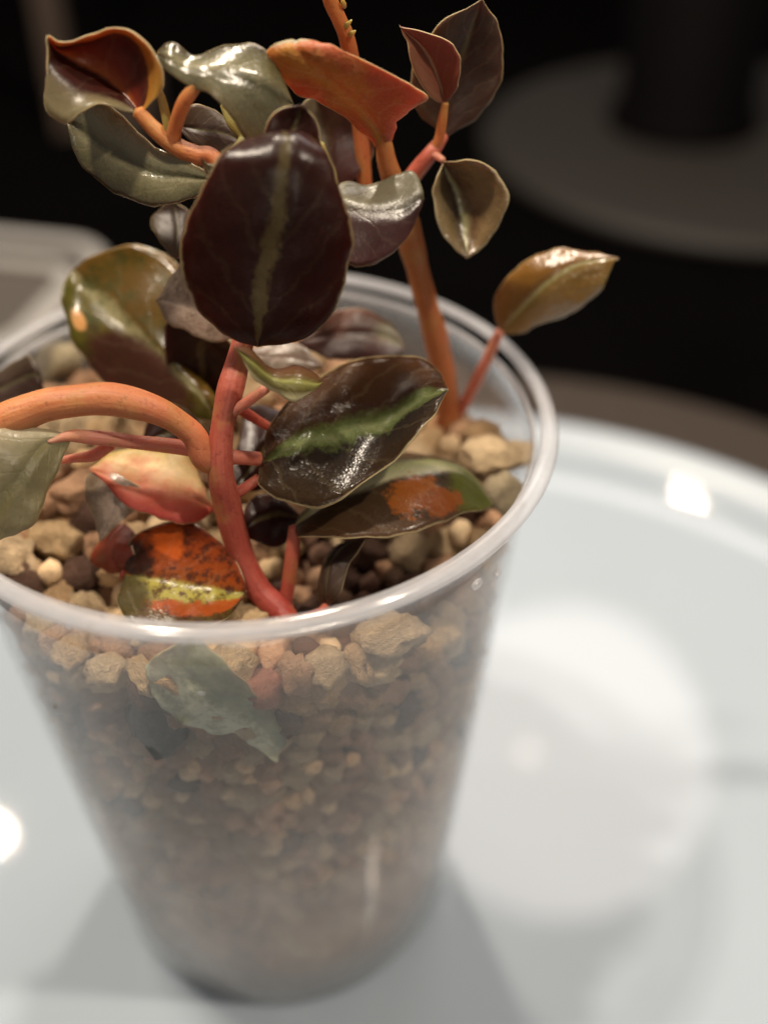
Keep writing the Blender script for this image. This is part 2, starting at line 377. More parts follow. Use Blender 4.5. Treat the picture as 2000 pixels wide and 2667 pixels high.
def stone_mesh(seed, sub=2):
    bm = bmesh.new(); bmesh.ops.create_icosphere(bm, subdivisions=sub, radius=1.0)
    r = random.Random(seed); o = Vector((r.uniform(-50, 50), r.uniform(-50, 50), r.uniform(-50, 50)))
    sc = (r.uniform(.9, 1.2), r.uniform(.85, 1.05), r.uniform(.72, .98))
    planes = [(Vector((r.gauss(0, 1), r.gauss(0, 1), r.gauss(0, 1))).normalized(), r.uniform(.68, .9)) for _ in range(7)]
    for vt in bm.verts:
        p = vt.co.copy()
        for nrm, dd in planes:
            e = p.dot(nrm) - dd
            if e > 0: p -= nrm * e * 0.85
        p *= 1 + 0.32 * noise.noise(vt.co * 1.6 + o) + 0.26 * noise.noise(vt.co * 3.4 + o) + 0.10 * noise.noise(vt.co * 7 + o)
        vt.co = Vector((p.x * sc[0], p.y * sc[1], p.z * sc[2])) * 1.10 * S
    me = bpy.data.meshes.new("gravel_stone"); bm.to_mesh(me); bm.free()
    me.polygons.foreach_set("use_smooth", [True] * len(me.polygons)); return me
SC = [((.88, .62, .34), (.92, .70, .44), (.82, .52, .27)), ((.68, .40, .24), (.62, .35, .20), (.76, .48, .30)), ((.16, .085, .06), (.12, .06, .045), (.24, .14, .09))]
SN = ("tan stone", "pink brown stone", "dark stone")
M_st = [stone_mat(n_, *c_) for n_, c_ in zip(SN, SC)]
M_fill = [stone_mat(n_ + " fill", *c_, sc=6.0) for n_, c_ in zip(SN, SC)]
variants, coarse = [], []
for k in range(14):
    me = stone_mesh(k, 3); me.materials.append(M_st[0]); m2 = me.copy(); m2.materials[0] = M_st[1]; m3 = me.copy(); m3.materials[0] = M_st[2]
    variants.append((me, m2, m3)); coarse.append(stone_mesh(k, 2))
FIXED = []                                  # places kept for the stones told apart below
def fixed_stone(name, label, p, r, mat, seed, scale=(1, 1, 1), rot=(0, 0, 0), sub=3):
    me = stone_mesh(seed, sub); me.materials.append(mat)
    o = bpy.data.objects.new(name, me); COL.objects.link(o)
    o.location = Vector(p) * S; o.scale = tuple(r * s for s in scale); o.rotation_euler = rot
    tag(o, label, "stone"); FIXED.append((np.array(p), r)); return o
M_dgreen = stone_mat("dark green stone", (.035, .05, .045), (.04, .055, .05), (.035, .045, .04))
M_salmon = stone_mat("salmon stone", (.62, .25, .17), (.62, .27, .18), (.6, .24, .17))
M_cream = stone_mat("cream stone", (.66, .56, .36), (.68, .58, .38), (.64, .52, .34))
fixed_stone("pebble", "smooth dark green pebble pressed against the front of the cup wall", at_wall(345, 1560, 0.31), 0.31, M_dgreen, 91, (.9, .8, 1.15), (0, -.5, 0))
fixed_stone("gravel_stone", "salmon pink stone beside the pale leaf behind the cup wall", at_wall(565, 1490, 0.27), 0.20, M_salmon, 92)
fixed_stone("gravel_stone", "largest knobbly tan stone behind the cup wall above dark green pebble", at_wall(236, 1450, 0.32), 0.235, M_st[0], 93, (.95, .85, 1.05))
fixed_stone("gravel_stone", "flat tan stone touching the knobbly stone's side behind the cup wall", at_wall(155, 1470, 0.29), 0.19, M_st[0], 94, (1.2, .8, .75))
fixed_stone("gravel_stone", "small pale tan wedge stone high behind the cup wall at left", at_wall(85, 1392, 0.27), 0.16, M_st[0], 95, (1.25, .8, .8))
fixed_stone("gravel_stone", "broad pinkish tan stone just under the rim at the cup's front right", at_wall(845, 1370, 0.32), 0.28, M_st[0], 96, (1.25, .8, .7))
fixed_stone("gravel_stone", "large tan stone heaped by the right wall inside the cup", atz(1065, 985, 7.55), 0.30, M_st[0], 97, (1.2, .9, .8))
fixed_stone("gravel_stone", "cream yellow stone by the right wall at the tip of the orange patched leaf", atz(1085, 1070, 7.45), 0.25, M_cream, 98, (.9, .9, 1.1))
fixed_stone("gravel_stone", "bright cream stone at the back left beside the olive leaf", atz(125, 785, 7.75), 0.30, M_cream, 99, (1.1, .9, 1.0))

for q in ((345, 1432), (385, 1462), (440, 1500), (500, 1532), (560, 1566), (600, 1592)): FIXED.append((at_wall(*q, 0.2), 0.0))
view = (pos - CAM); view /= np.linalg.norm(view, axis=1)[:, None]
rr = np.hypot(pos[:, 0], pos[:, 1])
score = np.zeros(NS)
for i in range(NS):
    out = np.array([pos[i, 0], pos[i, 1], 0]) / max(rr[i], .01)
    facing = -(out @ view[i])
    nearwall = rr[i] + rad[i] - (wall_r(pos[i, 2]) - T)
    s_wall = (facing > 0.1) * (nearwall > -0.12) * (0.3 + rad[i] * 5 + pos[i, 2] / 8)
    s_top = (pos[i, 2] + rad[i] > z_top(pos[i, 0], pos[i, 1]) - 0.10) * (0.9 + rad[i] * 4) * (pos[i, 1] < 2.6)
    score[i] = max(s_wall, s_top)
keep = [i for i in range(NS) if all(np.linalg.norm(pos[i] - p) > (rad[i] + r) * 0.78 for p, r in FIXED)]
keep.sort(key=lambda i: -score[i])
rest_m = []
coarse_np = [(np.array([tuple(q.co) for q in m_.vertices]), np.array([tuple(q.vertices) for q in m_.polygons])) for m_ in coarse]
rest_v, rest_f = lathe([(0.001, 0.5)] + [(wall_r(z) - CORE + .05 * math.sin(z * 5), z) for z in (0.51, 2, 3, 4, 5, 6.2)] + [(0.001, 6.3)], 40, closed=False)
rest_m = [2] * len(rest_f)
for n_, i in enumerate(keep):
    x, y, z = pos[i]
    on_top = z + rad[i] > z_top(x, y) - 0.10
    c = RNG.uniform()
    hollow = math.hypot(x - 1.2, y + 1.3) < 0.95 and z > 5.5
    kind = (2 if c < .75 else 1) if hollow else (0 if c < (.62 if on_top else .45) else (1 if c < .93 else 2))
    var = RNG.integers(0, 14); me = variants[var][kind]
    rot = Matrix.Rotation(RNG.uniform(0, 6.28), 3, 'Z') @ Matrix.Rotation(RNG.uniform(0, 6.28), 3, 'X')
    if n_ < 290:
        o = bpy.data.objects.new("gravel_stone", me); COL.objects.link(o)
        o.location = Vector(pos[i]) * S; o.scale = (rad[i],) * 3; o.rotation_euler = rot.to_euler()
        cname = ("tan", "pinkish brown", "dark brown")[kind]
        if on_top: tag(o, "small rough %s stone lying on top of the gravel around the stems" % cname, "stone", "%s stones on top of the gravel" % cname)
        else: tag(o, "small rough %s stone behind the cup wall, below the gravel's surface" % cname, "stone", "%s stones behind the cup wall" % cname)
    else:
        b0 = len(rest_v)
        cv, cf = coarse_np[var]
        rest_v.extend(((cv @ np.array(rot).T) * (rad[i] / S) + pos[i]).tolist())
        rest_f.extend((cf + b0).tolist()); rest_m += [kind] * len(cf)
tag(mesh_obj("gravel", rest_v, rest_f, M_fill, mi=rest_m), "brown gravel filling the inside of the clear cup", "gravel", kind="stuff")

# ------------------------------------------------------------------ plants
def cr(P, t):                               # Catmull-Rom through the rows of P (n, ..., 3) at parameters t in [0, 1]
    P = np.asarray(P, float); n = len(P)
    E_ = np.concatenate([[2 * P[0] - P[1]], P, [2 * P[-1] - P[-2]]])
    out = []
    for s in t:
        q = min(s * (n - 1), n - 1 - 1e-9); i = int(q); u = q - i
        a, b, c, d = E_[i], E_[i + 1], E_[i + 2], E_[i + 3]
        out.append(0.5 * (2 * b + (c - a) * u + (2 * a - 5 * b + 4 * c - d) * u * u + (3 * b - a - 3 * c + d) * u ** 3))
    return np.array(out)
LEAVES, PETIOLES = [], []
def leaf(parent, rows, top, bottom, edge, th=0.036, nu=18, nv=34, wave=0.020, label=None, name="leaf", seed=0, flat=0.5):
    base_p = None
    nc = max(len(r) if isinstance(r, list) else 1 for r in rows)
    rr_ = []
    for r in rows:
        r = list(r) if isinstance(r, list) else [r] * nc
        if nc == 3: r[1] = (r[1][0], r[1][1], (r[0][2] + r[2][2]) / 2 * (1 - flat) + r[1][2] * flat)
        rr_.append(r)
    G = np.array([[at(*p) for p in r] for r in rr_])
    e = np.linspace(0, 1, nv); e = 0.5 - 0.5 * np.cos(math.pi * e) if len(rows) > 3 else e
    e = 0.5 * e + 0.5 * np.linspace(0, 1, nv)
    A = cr(G, e)                                                     # nv, nc, 3
    uu = np.linspace(0, 1, nu)
    B = np.stack([cr(A[j], uu) for j in range(nv)])                  # nv, nu, 3
    du = np.gradient(B, axis=1); dv = np.gradient(B, axis=0)
    nr = np.cross(du, dv); ln = np.linalg.norm(nr, axis=2, keepdims=True); nr = nr / np.maximum(ln, 1e-9)
    nr[0] = nr[1]; nr[-1] = nr[-2]
    bad = ln[..., 0] < 1e-9
    for j, i in zip(*np.where(bad)): nr[j, i] = nr[min(max(j, 2), nv - 3), nu // 2]
    for j in range(nv):
        for i in range(nu):
            p = Vector(B[j, i] * 1.0 + seed)
            ed = abs(uu[i] - .5) * 2
            B[j, i] += nr[j, i] * (wave * (1 + 2.2 * ed ** 3) * (noise.noise(p * 1.9) + 0.35 * noise.noise(p * 5.5)) + 0.026 * (1 - min(1, abs(uu[i] - .5) / .08)) * -1)
    sd = du / np.maximum(np.linalg.norm(du, axis=2, keepdims=True), 1e-6)
    for j in range(2, nv - 2):                                       # uneven outline
        for i in range(nu):
            ed = (uu[i] - .5) * 2
            B[j, i] += sd[j, i] * (0.045 * ed ** 3 * (noise.noise(Vector(B[j, i] * 3.0 + 9.0 + seed)) + 0.5 * noise.noise(Vector(B[j, i] * 8.0 + seed))))
    tt = th * (0.35 + 0.65 * np.clip((1 - (np.abs(uu - .5) * 2) ** 4), 0, 1))[None, :, None] * np.clip(0.4 + 4 * np.minimum(e, 1 - e), 0, 1)[:, None, None]
    top_v = (B + nr * tt * .5).reshape(-1, 3); bot_v = (B - nr * tt * .5).reshape(-1, 3)
    V_ = list(top_v) + list(bot_v); o = nv * nu; Fc, mi = [], []
    for j in range(nv - 1):
        for i in range(nu - 1):
            a = j * nu + i
            Fc.append((a, a + 1, a + nu + 1, a + nu)); mi.append(0)
            Fc.append((o + a, o + a + nu, o + a + nu + 1, o + a + 1)); mi.append(1)
    loop = [i for i in range(nu)] + [j * nu + nu - 1 for j in range(1, nv)] + [(nv - 1) * nu + i for i in range(nu - 2, -1, -1)] + [j * nu for j in range(nv - 2, 0, -1)]
    for k in range(len(loop)):
        a, b = loop[k], loop[(k + 1) % len(loop)]; Fc.append((a, o + a, o + b, b)); mi.append(2)
    uvs = [(uu[i], e[j]) for j in range(nv) for i in range(nu)] * 2
    ob = mesh_obj(name, V_, Fc, [top, bottom, edge], parent, mi=mi, uvs=uvs)
    if label: ob["label"] = label
    # pale rolled margin
    pts = B[0, nu // 2] + 0.0; LEAVES.append((ob, B[:3].reshape(-1, 3)))
    return ob, pts
def tube(parent, pts, radii, mat, name="stem", n=14, seg=9, bump=0.13, label=None, world=False, close=True):
    radii = [r_ * 0.92 for r_ in radii]; P = np.array([p if world else at(*p) for p in pts]); m = (len(P) - 1) * seg + 1
    t = np.linspace(0, 1, m); C = cr(P, t); Rr = cr(np.array([[r, 0, 0] for r in radii]), t)[:, 0]
    Tn = np.gradient(C, axis=0); Tn /= np.linalg.norm(Tn, axis=1)[:, None]
    nrm = np.cross(Tn[0], [0.3, 1, 0.2]); nrm /= np.linalg.norm(nrm)
    V_, Fc, uvs = [], [], []
    for i in range(m):
        nrm = nrm - Tn[i] * (nrm @ Tn[i]); nrm /= np.linalg.norm(nrm); bi = np.cross(Tn[i], nrm)
        for k in range(n):
            a = 2 * math.pi * k / n; dr = nrm * math.cos(a) + bi * math.sin(a)
            r = Rr[i] * (1 + bump * noise.noise(Vector((C[i] + dr * .1) * 3.0)))
            V_.append(C[i] + dr * r); uvs.append((k / n, t[i]))
    for i in range(m - 1):
        for k in range(n): Fc.append((i * n + k, i * n + (k + 1) % n, (i + 1) * n + (k + 1) % n, (i + 1) * n + k))
    for base, i in ((0, 0), (m - 1, m - 1)):
        V_.append(C[i] + (Tn[i] if i else -Tn[i]) * Rr[i] * .5); uvs.append((0.5, t[i])); c = len(V_) - 1
        for k in range(n):
            q = (base * n + k, base * n + (k + 1) % n, c); Fc.append(q if i else q[::-1])
    o = mesh_obj(name, V_, Fc, mat, parent, uvs=uvs)
    if label: o["label"] = label
    if name == "petiole": PETIOLES.append((o, C[0], C[-1]))
    return o

MAROON, MAR2, OLIVE, GREEN, SILV = (.040, .009, .008), (.055, .016, .010), (.085, .065, .018), (.13, .15, .035), (.36, .33, .23)
PALE, BRONZE, ORANGE, RED = (.52, .46, .26), (.13, .065, .018), (.62, .17, .03), (.34, .05, .025)
L_edge = leaf_mat("pale leaf margin", [(0, (.46, .38, .22)), (1, (.50, .40, .24))], jag=.3, rough=.4, sss=.3, glint=.2)
U_maroon = leaf_mat("maroon underside", [(0, (.07, .012, .010)), (.5, (.10, .02, .012)), (1, (.07, .012, .010))], rough=.4, sss=.25)
U_orange = leaf_mat("orange underside", [(0, (.30, .06, .015)), (.25, (.38, .10, .018)), (.40, (.44, .20, .03)), (.50, (.40, .12, .02)), (.75, (.34, .075, .022)), (1, (.38, .09, .03))], rough=.45, sss=.35, jag=.10, glint=.35, vein=.5, coat=0, mottle=((.40, .19, .03), .6), mscale=180, patches=[(.30, .985, .42, .055, (.30, .26, .17), .25)])
A_mat = leaf_mat("dark maroon leaf", [(0, (.026, .006, .004)), (.44, (.016, .004, .003)), (.47, (.055, .038, .014)), (.53, (.065, .048, .02)), (.565, (.016, .004, .003)), (1, (.026, .006, .004))], rough=.27, jag=.085, glint=.10, spec=.26, seed=1, vein=.08)
C_mat = leaf_mat("dark green striped leaf", [(0, (.05, .022, .008)), (.38, (.028, .012, .006)), (.46, (.055, .07, .018)), (.53, (.105, .12, .05)), (.60, (.06, .075, .022)), (.66, (.014, .009, .006)), (1, (.03, .017, .008))], rough=.20, jag=.13, glint=.18, seed=2, coat=.0, spec=.25)
B_mat = leaf_mat("striped leaf", [(0, (.07, .04, .014)), (.3, (.045, .025, .010)), (.41, (.26, .27, .12)), (.54, (.42, .40, .24)), (.60, (.04, .025, .012)), (1, (.06, .03, .013))],
                 patches=[(.78, .88, .34, .16, (.085, .095, .012), .25), (.72, .56, .15, .10, (.30, .085, .010), .8), (.84, .66, .11, .09, (.24, .06, .008), .9)], rough=.26, jag=.05, glint=.14, seed=3, spec=.35)
D_mat = leaf_mat("orange red leaf", [(0, (.17, .027, .006)), (.35, (.23, .045, .007)), (.45, (.20, .055, .008)), (.49, (.29, .25, .05)), (.66, (.28, .24, .05)), (.74, (.11, .05, .010)), (1, (.05, .042, .012))],
                 patches=[(.24, .14, .26, .11, (.012, .006, .005), .10), (.78, .10, .26, .17, (.05, .04, .014), .10), (.74, .62, .09, .30, (.30, .06, .010), .8), (.10, .36, .16, .07, (.46, .085, .012), .6)],
                 mottle=((.05, .014, .008), .9), mscale=1000, rough=.22, jag=.06, glint=.12, spec=.22, seed=4)
E_mat = leaf_mat("salmon leaf underside", [(0, (.42, .06, .05)), (.3, (.50, .11, .07)), (.55, (.56, .27, .14)), (.75, (.58, .42, .22)), (1, (.34, .24, .07))], rough=.40, jag=.16, sss=.5, seed=5, mottle=((.46, .10, .06), .5), mscale=240, spec=.3)
S_mat = leaf_mat("silver leaf", [(0, (.045, .035, .015)), (.2, (.10, .09, .04)), (.42, (.20, .18, .10)), (.52, (.07, .065, .03)), (.75, (.18, .165, .095)), (1, (.20, .155, .07))], rough=.24, jag=.12, glint=.2, seed=6, spec=1.0, coat=.15)
P_mat = leaf_mat("pinkish silver leaf", [(0, (.34, .26, .20)), (.5, (.42, .31, .24)), (1, (.20, .15, .09))], rough=.30, jag=.3, glint=.3, seed=7, spec=1.0, coat=.2, mottle=((.14, .09, .05), .7), mscale=500)
O_mat = leaf_mat("olive leaf", [(0, (.085, .075, .010)), (.25, (.11, .095, .014)), (.42, (.10, .075, .014)), (.48, (.27, .24, .12)), (.54, (.25, .22, .11)), (.60, (.10, .055, .010)), (1, (.13, .075, .012))],
                 patches=[(.22, .32, .30, .20, (.05, .014, .010), .2), (.17, .60, .085, .045, (.66, .33, .11), .12)], rough=.20, jag=.05, glint=.06, seed=8, coat=.0, spec=.33, mottle=((.045, .05, .008), .75), mscale=330)
F_mat = leaf_mat("amber lined leaf", [(0, (.20, .17, .09)), (.18, (.14, .11, .06)), (.27, (.03, .008, .006)), (.47, (.035, .007, .005)), (.51, (.32, .075, .012)), (.60, (.16, .020, .007)), (.72, (.07, .010, .006)), (.80, (.09, .02, .008)), (.83, (.42, .17, .025)), (1, (.46, .25, .05))],
                 rough=.30, jag=.03, sss=.3, seed=9)
H_mat = leaf_mat("dark brown leaf", [(0, (.055, .035, .018)), (.45, (.035, .018, .012)), (.5, (.08, .07, .03)), (.55, (.035, .016, .012)), (1, (.05, .03, .018))], rough=.38, jag=.03, seed=10)
I_mat = leaf_mat("red brown young leaf", [(0, (.20, .09, .05)), (.45, (.16, .045, .025)), (.5, (.26, .17, .09)), (.55, (.15, .03, .02)), (1, (.18, .045, .03))], rough=.36, jag=.04, seed=11)
J_mat = leaf_mat("silver green young leaf", [(0, (.16, .11, .05)), (.2, (.20, .13, .06)), (.38, (.10, .05, .025)), (.50, (.30, .28, .14)), (.58, (.04, .022, .012)), (.8, (.13, .09, .04)), (1, (.22, .16, .08))], rough=.22, jag=.10, seed=12, spec=.9, glint=.3)
K_mat = leaf_mat("half silver leaf", [(0, (.20, .19, .12)), (.38, (.22, .20, .13)), (.48, (.07, .05, .03)), (.58, (.04, .012, .01)), (1, (.06, .016, .014))], rough=.32, jag=.08, seed=13, spec=.8)
V_mat = leaf_mat("bronze leaf", [(0, (.20, .095, .016)), (.44, (.17, .078, .012)), (.49, (.36, .33, .14)), (.54, (.20, .12, .028)), (.8, (.24, .13, .028)), (1, (.22, .15, .04))], rough=.20, jag=.025, glint=.35, seed=14, spec=.8, coat=.35)
N_mat = leaf_mat("shaded maroon leaf", [(0, (.09, .03, .015)), (1, (.035, .01, .009))], patches=[(.4, .8, .3, .2, (.16, .14, .08), .3)], rough=.35, seed=15)
M_mat = leaf_mat("green edged curled leaf", [(0, (.10, .035, .018)), (.4, (.12, .06, .02)), (.55, (.22, .22, .06)), (.8, (.16, .13, .04)), (.92, PALE), (1, PALE)], rough=.32, jag=.05, seed=16)
G_mat = leaf_mat("silver lip leaf", [(0, SILV), (1, (.30, .26, .16))], rough=.3, seed=17)
ST_red = stem_mat("red stem", (.27, .030, .022), (.48, .135, .085))
ST_org = stem_mat("orange stem", (.42, .12, .04), (.52, .21, .06))
ST_arch = stem_mat("arching orange stem", (.46, .13, .06), (.54, .23, .085))
ST_pink = stem_mat("pink stem", (.50, .14, .09), (.56, .24, .17))
ST_tall = stem_mat("tall stem", (.38, .11, .04), (.50, .20, .06))
ST_yel = stem_mat("yellow green shoot", (.26, .22, .05), (.36, .33, .10))

main = empty("potted_plant"); tag(main, "dark leaved plant with red stems and many leaves filling the middle of the cup", "plant")
tall = empty("potted_plant"); tag(tall, "tall cutting with single orange leaf and a bronze side leaf, by the right wall", "plant")
def lf(rows, top, bottom=None, parent=main, **k):
    o, pts = leaf(parent, rows, top, bottom or U_maroon, L_edge, **k)
    return o
# --- stems of the main plant
tube(main, [(625, 1345, -2.0), (605, 1318, -1.85), (560, 1275, -1.7), (522, 1200, -1.55), (497, 1110, -1.45), (478, 1020, -1.4), (480, 930, -1.25), (498, 840, -1.05), (522, 750, -.75), (545, 640, -.4), (540, 500, -.1), (500, 385, .05)],
     [.14, .15, .15, .14, .155, .15, .128, .142, .12, .11, .10, .09], ST_red, seg=8)
tube(main, [(545, 500, -.35), (470, 352, .0), (425, 335, .05), (385, 318, .1), (335, 280, .15), (298, 240, .2)], [.085, .09, .095, .10, .085, .075], ST_org)
tube(main, [(375, 315, .1), (378, 280, .1), (400, 220, .05), (432, 175, .05)], [.085, .08, .075, .06], ST_org, name="petiole")
tube(main, [(370, 300, .12), (362, 265, .15), (350, 215, .2), (338, 182, .2)], [.05, .05, .045, .03], ST_yel, name="petiole")
tube(main, [(490, 350, .3), (530, 300, .5), (505, 262, .6), (485, 225, .7)], [.06, .075, .085, .05], ST_yel, name="shoot")
tube(main, [(462, 1005, -1.35), (440, 985, -1.35), (415, 935, -1.3), (345, 890, -1.3), (240, 862, -1.3), (130, 870, -1.35), (40, 898, -1.4), (-60, 945, -1.5), (-160, 1030, -1.6)],
     [.12, .145, .135, .15, .178, .172, .19, .18, .16], ST_arch, seg=8)
tube(main, [(560, 992, -1.15), (478, 985, -1.3), (400, 968, -1.2), (290, 955, -1.3), (200, 945, -1.4), (150, 942, -1.5), (105, 955, -1.6)], [.085, .085, .085, .08, .08, .06, .02], ST_pink, name="petiole")
tube(main, [(240, 962, -1.3), (200, 985, -1.25), (160, 990, -1.2), (100, 1000, -1.0)], [.06, .065, .05, .03], ST_pink, name="petiole")
tube(main, [(482, 1082, -1.42), (520, 1060, -1.35), (560, 1032, -1.25)], [.07, .065, .06], ST_red, name="petiole")
tube(main, [(497, 895, -1.2), (535, 868, -1.2), (575, 840, -1.25)], [.06, .055, .05], ST_pink, name="petiole")
tube(main, [(500, 870, -1.1), (560, 910, -.8), (640, 955, -.5)], [.06, .055, .05], ST_red, name="petiole")
tube(main, [(610, 1335, -1.8), (622, 1270, -1.7), (632, 1190, -1.6), (634, 1138, -1.5)], [.075, .08, .08, .06], ST_red, name="petiole")
tube(main, [(650, 1340, -1.9), (690, 1325, -2.0), (705, 1310, -1.9)], [.06, .06, .05], ST_red, name="petiole")
tube(main, [(545, 620, -.6), (640, 560, .4), (760, 500, .95), (850, 430, 1.15), (900, 368, 1.2), (935, 325, 1.2), (958, 295, 1.4)], [.08, .08, .085, .095, .095, .09, .06], ST_red)
tube(main, [(935, 325, 1.2), (948, 300, 1.2), (955, 262, 1.2), (962, 222, 1.2)], [.065, .06, .055, .04], ST_org, name="petiole")
tube(main, [(925, 330, 1.2), (945, 338, 1.1), (957, 346, 1.0)], [.05, .045, .035], ST_pink, name="petiole")
tube(main, [(690, 470, .2), (715, 395, .7), (700, 350, 1.0), (690, 310, 1.1)], [.07, .075, .07, .05], ST_yel, name="shoot")
tube(main, [(790, 420, 1.3), (775, 240, 1.4), (752, 95, 1.3), (735, 45, 1.25), (712, -5, 1.2), (690, -90, 1.1)], [.09, .09, .085, .08, .075, .05], ST_org, name="flower_spike")
for (x, y, dx, dy) in ((748, 55, 12, -12), (742, 8, -4, -14), (760, 72, 8, -6), (722, -30, -12, -10)):
    tube(main, [(x - dx * .6, y - dy * .4, 1.25), (x, y, 1.2), (x + dx, y + dy, 1.18)], [.025, .03, .008], ST_yel, name="flower_bract", n=8, seg=4)
tube(main, [(478, 905, -.3), (492, 935, -.7), (490, 960, -1.2)], [.05, .06, .06], ST_red, name="petiole")
tube(main, [(468, 1098, -1.1), (482, 1105, -1.4)], [.06, .06], ST_pink, name="petiole", seg=6)
tube(main, [(265, 1240, -1.55), (330, 1275, -1.75), (440, 1320, -1.9), (560, 1330, -1.9)], [.05, .05, .055, .06], ST_red, name="petiole")

# --- leaves of the main plant
lf([(557, 750, -1.1), [(478, 718, -1.05), (561, 705, -1.17), (668, 730, -1.05)], [(420, 658, -0.95), (566, 640, -1.15), (728, 655, -0.95)], [(392, 575, -0.9), (576, 560, -1.1), (759, 560, -0.9)],
    [(400, 490, -0.85), (592, 480, -1.05), (757, 480, -0.85)], [(432, 415, -0.8), (606, 410, -1), (735, 408, -0.8)], [(470, 352, -0.75), (618, 350, -0.93), (722, 352, -0.7)],
    [(518, 310, -0.6), (618, 303, -0.75), (698, 318, -0.55)], [(555, 291, -0.45), (615, 286, -0.55), (672, 300, -0.45)], (612, 283, -0.4)], A_mat, label="largest leaf, dark maroon with olive midrib and folded tip", nv=48)
lf([[(572, 985, -1.18), (568, 998, -1.2), (560, 1018, -1.25)], [(576, 930, -.9), (610, 972, -1.2), (560, 1046, -1.5)], [(620, 865, -.6), (660, 945, -1.15), (612, 1082, -1.7)], [(690, 812, -.4), (718, 930, -1.1), (685, 1097, -1.8)],
    [(770, 778, -.25), (780, 915, -1.05), (750, 1068, -1.7)], [(850, 768, -.2), (840, 900, -1.0), (820, 1012, -1.6)], [(910, 780, -.25), (900, 868, -1.0), (882, 950, -1.5)], [(950, 812, -.5), (942, 850, -.95), (934, 895, -1.3)], (968, 842, -.9)],
   C_mat, label="long dark leaf with green stripe and sparkling highlights", seed=3)
lf([(632, 1140, -1.5), [(650, 1095, -1.2), (665, 1115, -1.45), (650, 1157, -1.7)], [(720, 1040, -.8), (740, 1068, -1.25), (740, 1163, -1.8)], [(800, 990, -.4), (820, 1034, -1.1), (830, 1160, -1.8)],
    [(870, 975, -.2), (890, 1016, -1.0), (910, 1142, -1.7)], [(940, 985, -.2), (960, 1010, -.95), (985, 1117, -1.4)], [(1010, 1015, -.4), (1018, 1032, -.9), (1040, 1104, -1.1)], (1063, 1090, -.9)], B_mat, label="green striped leaf with orange patch", seed=5)
lf([(266, 1240, -1.6), [(274, 1185, -1.4), (300, 1246, -1.7), (252, 1300, -2.0)], [(320, 1142, -1.3), (350, 1258, -1.8), (290, 1355, -2.3)], [(385, 1127, -1.3), (410, 1266, -1.85), (370, 1370, -2.4)], [(445, 1146, -1.4), (460, 1274, -1.9), (440, 1355, -2.4)],
    [(495, 1192, -1.6), (500, 1280, -1.9), (495, 1327, -2.2)], [(522, 1243, -1.8), (522, 1280, -1.9), (521, 1302, -2.0)], (532, 1278, -1.9)], D_mat, label="mottled orange red leaf with yellow green stripe", seed=7)
lf([(280, 1242, -1.5), [(225, 1235, -1.4), (255, 1222, -1.5), (296, 1215, -1.5)], [(198, 1205, -1.2), (240, 1190, -1.4), (290, 1180, -1.4)], [(220, 1165, -1.1), (250, 1160, -1.25), (292, 1152, -1.2)], (272, 1130, -1.0)],
   leaf_mat("dark red leaf", [(0, (.20, .03, .012)), (1, (.12, .018, .01))], rough=.35, sss=.3, seed=20), seed=9)
lf([(468, 1098, -1.1), [(440, 1122, -1.3), (435, 1082, -1.2), (442, 1040, -1.0)], [(385, 1126, -1.4), (375, 1060, -1.2), (408, 988, -.8)], [(320, 1112, -1.4), (305, 1045, -1.2), (325, 970, -.7)], [(255, 1075, -1.3), (240, 1028, -1.2), (250, 975, -.8)], (192, 1012, -1.0)],
   E_mat, label="salmon leaf underside lit from above", seed=11)
lf([(235, 1008, -1.0), [(275, 1035, -1.15), (235, 1040, -1.25), (192, 1025, -1.0)], [(318, 1080, -1.2), (250, 1080, -1.35), (191, 1060, -1.1)], [(272, 1117, -1.3), (235, 1120, -1.38), (202, 1110, -1.2)], (218, 1168, -1.4)], P_mat, seed=13)
lf([(157, 940, -1.5), [(137, 985, -1.6), (95, 960, -1.68), (70, 922, -1.5)], [(108, 1060, -1.75), (50, 1020, -1.83), (-30, 940, -1.7)], [(68, 1132, -1.9), (5, 1080, -1.93), (-80, 1010, -1.8)], (-18, 1174, -2.0)],
   leaf_mat("olive silver leaf", [(0, (.20, .17, .08)), (.5, (.16, .14, .06)), (.8, (.30, .26, .16)), (1, (.34, .28, .18))], rough=.30, jag=.15, seed=21, spec=.8), seed=15)
lf([(-90, 865, .6), [(-20, 808, .6), (-20, 850, .4), (-20, 900, .2)], [(38, 775, .6), (45, 820, .4), (50, 890, .2)], [(72, 775, .5), (82, 810, .35), (85, 875, .2)], (98, 852, .3)], H_mat, seed=17)
lf([(470, 910, -.2), [(400, 905, -.2), (432, 852, -.1), (468, 862, -.1)], [(290, 885, .1), (370, 795, .2), (420, 800, .2)], [(225, 832, .3), (318, 745, .5), (395, 720, .5)], [(173, 760, .5), (265, 700, .7), (400, 640, .8)], [(142, 690, .8), (215, 650, .95), (378, 568, 1.1)],
    [(135, 635, 1.0), (180, 620, 1.15), (292, 528, 1.3)], [(148, 595, 1.2), (163, 592, 1.25), (205, 550, 1.3)], (165, 578, 1.3)], O_mat, label="broad olive leaf with pale midrib and orange spot", seed=19)
lf([(540, 700, -0.2), [(490, 740, -0.2), (480, 690, -0.15), (490, 620, 0.1)], [(420, 724, -0.1), (420, 660, -0.05), (430, 560, 0.3)], [(360, 697, 0.1), (370, 645, 0.15), (388, 578, 0.4)], (338, 650, 0.3)], P_mat, label="pinkish silver leaf half hidden by the largest leaf", seed=21)
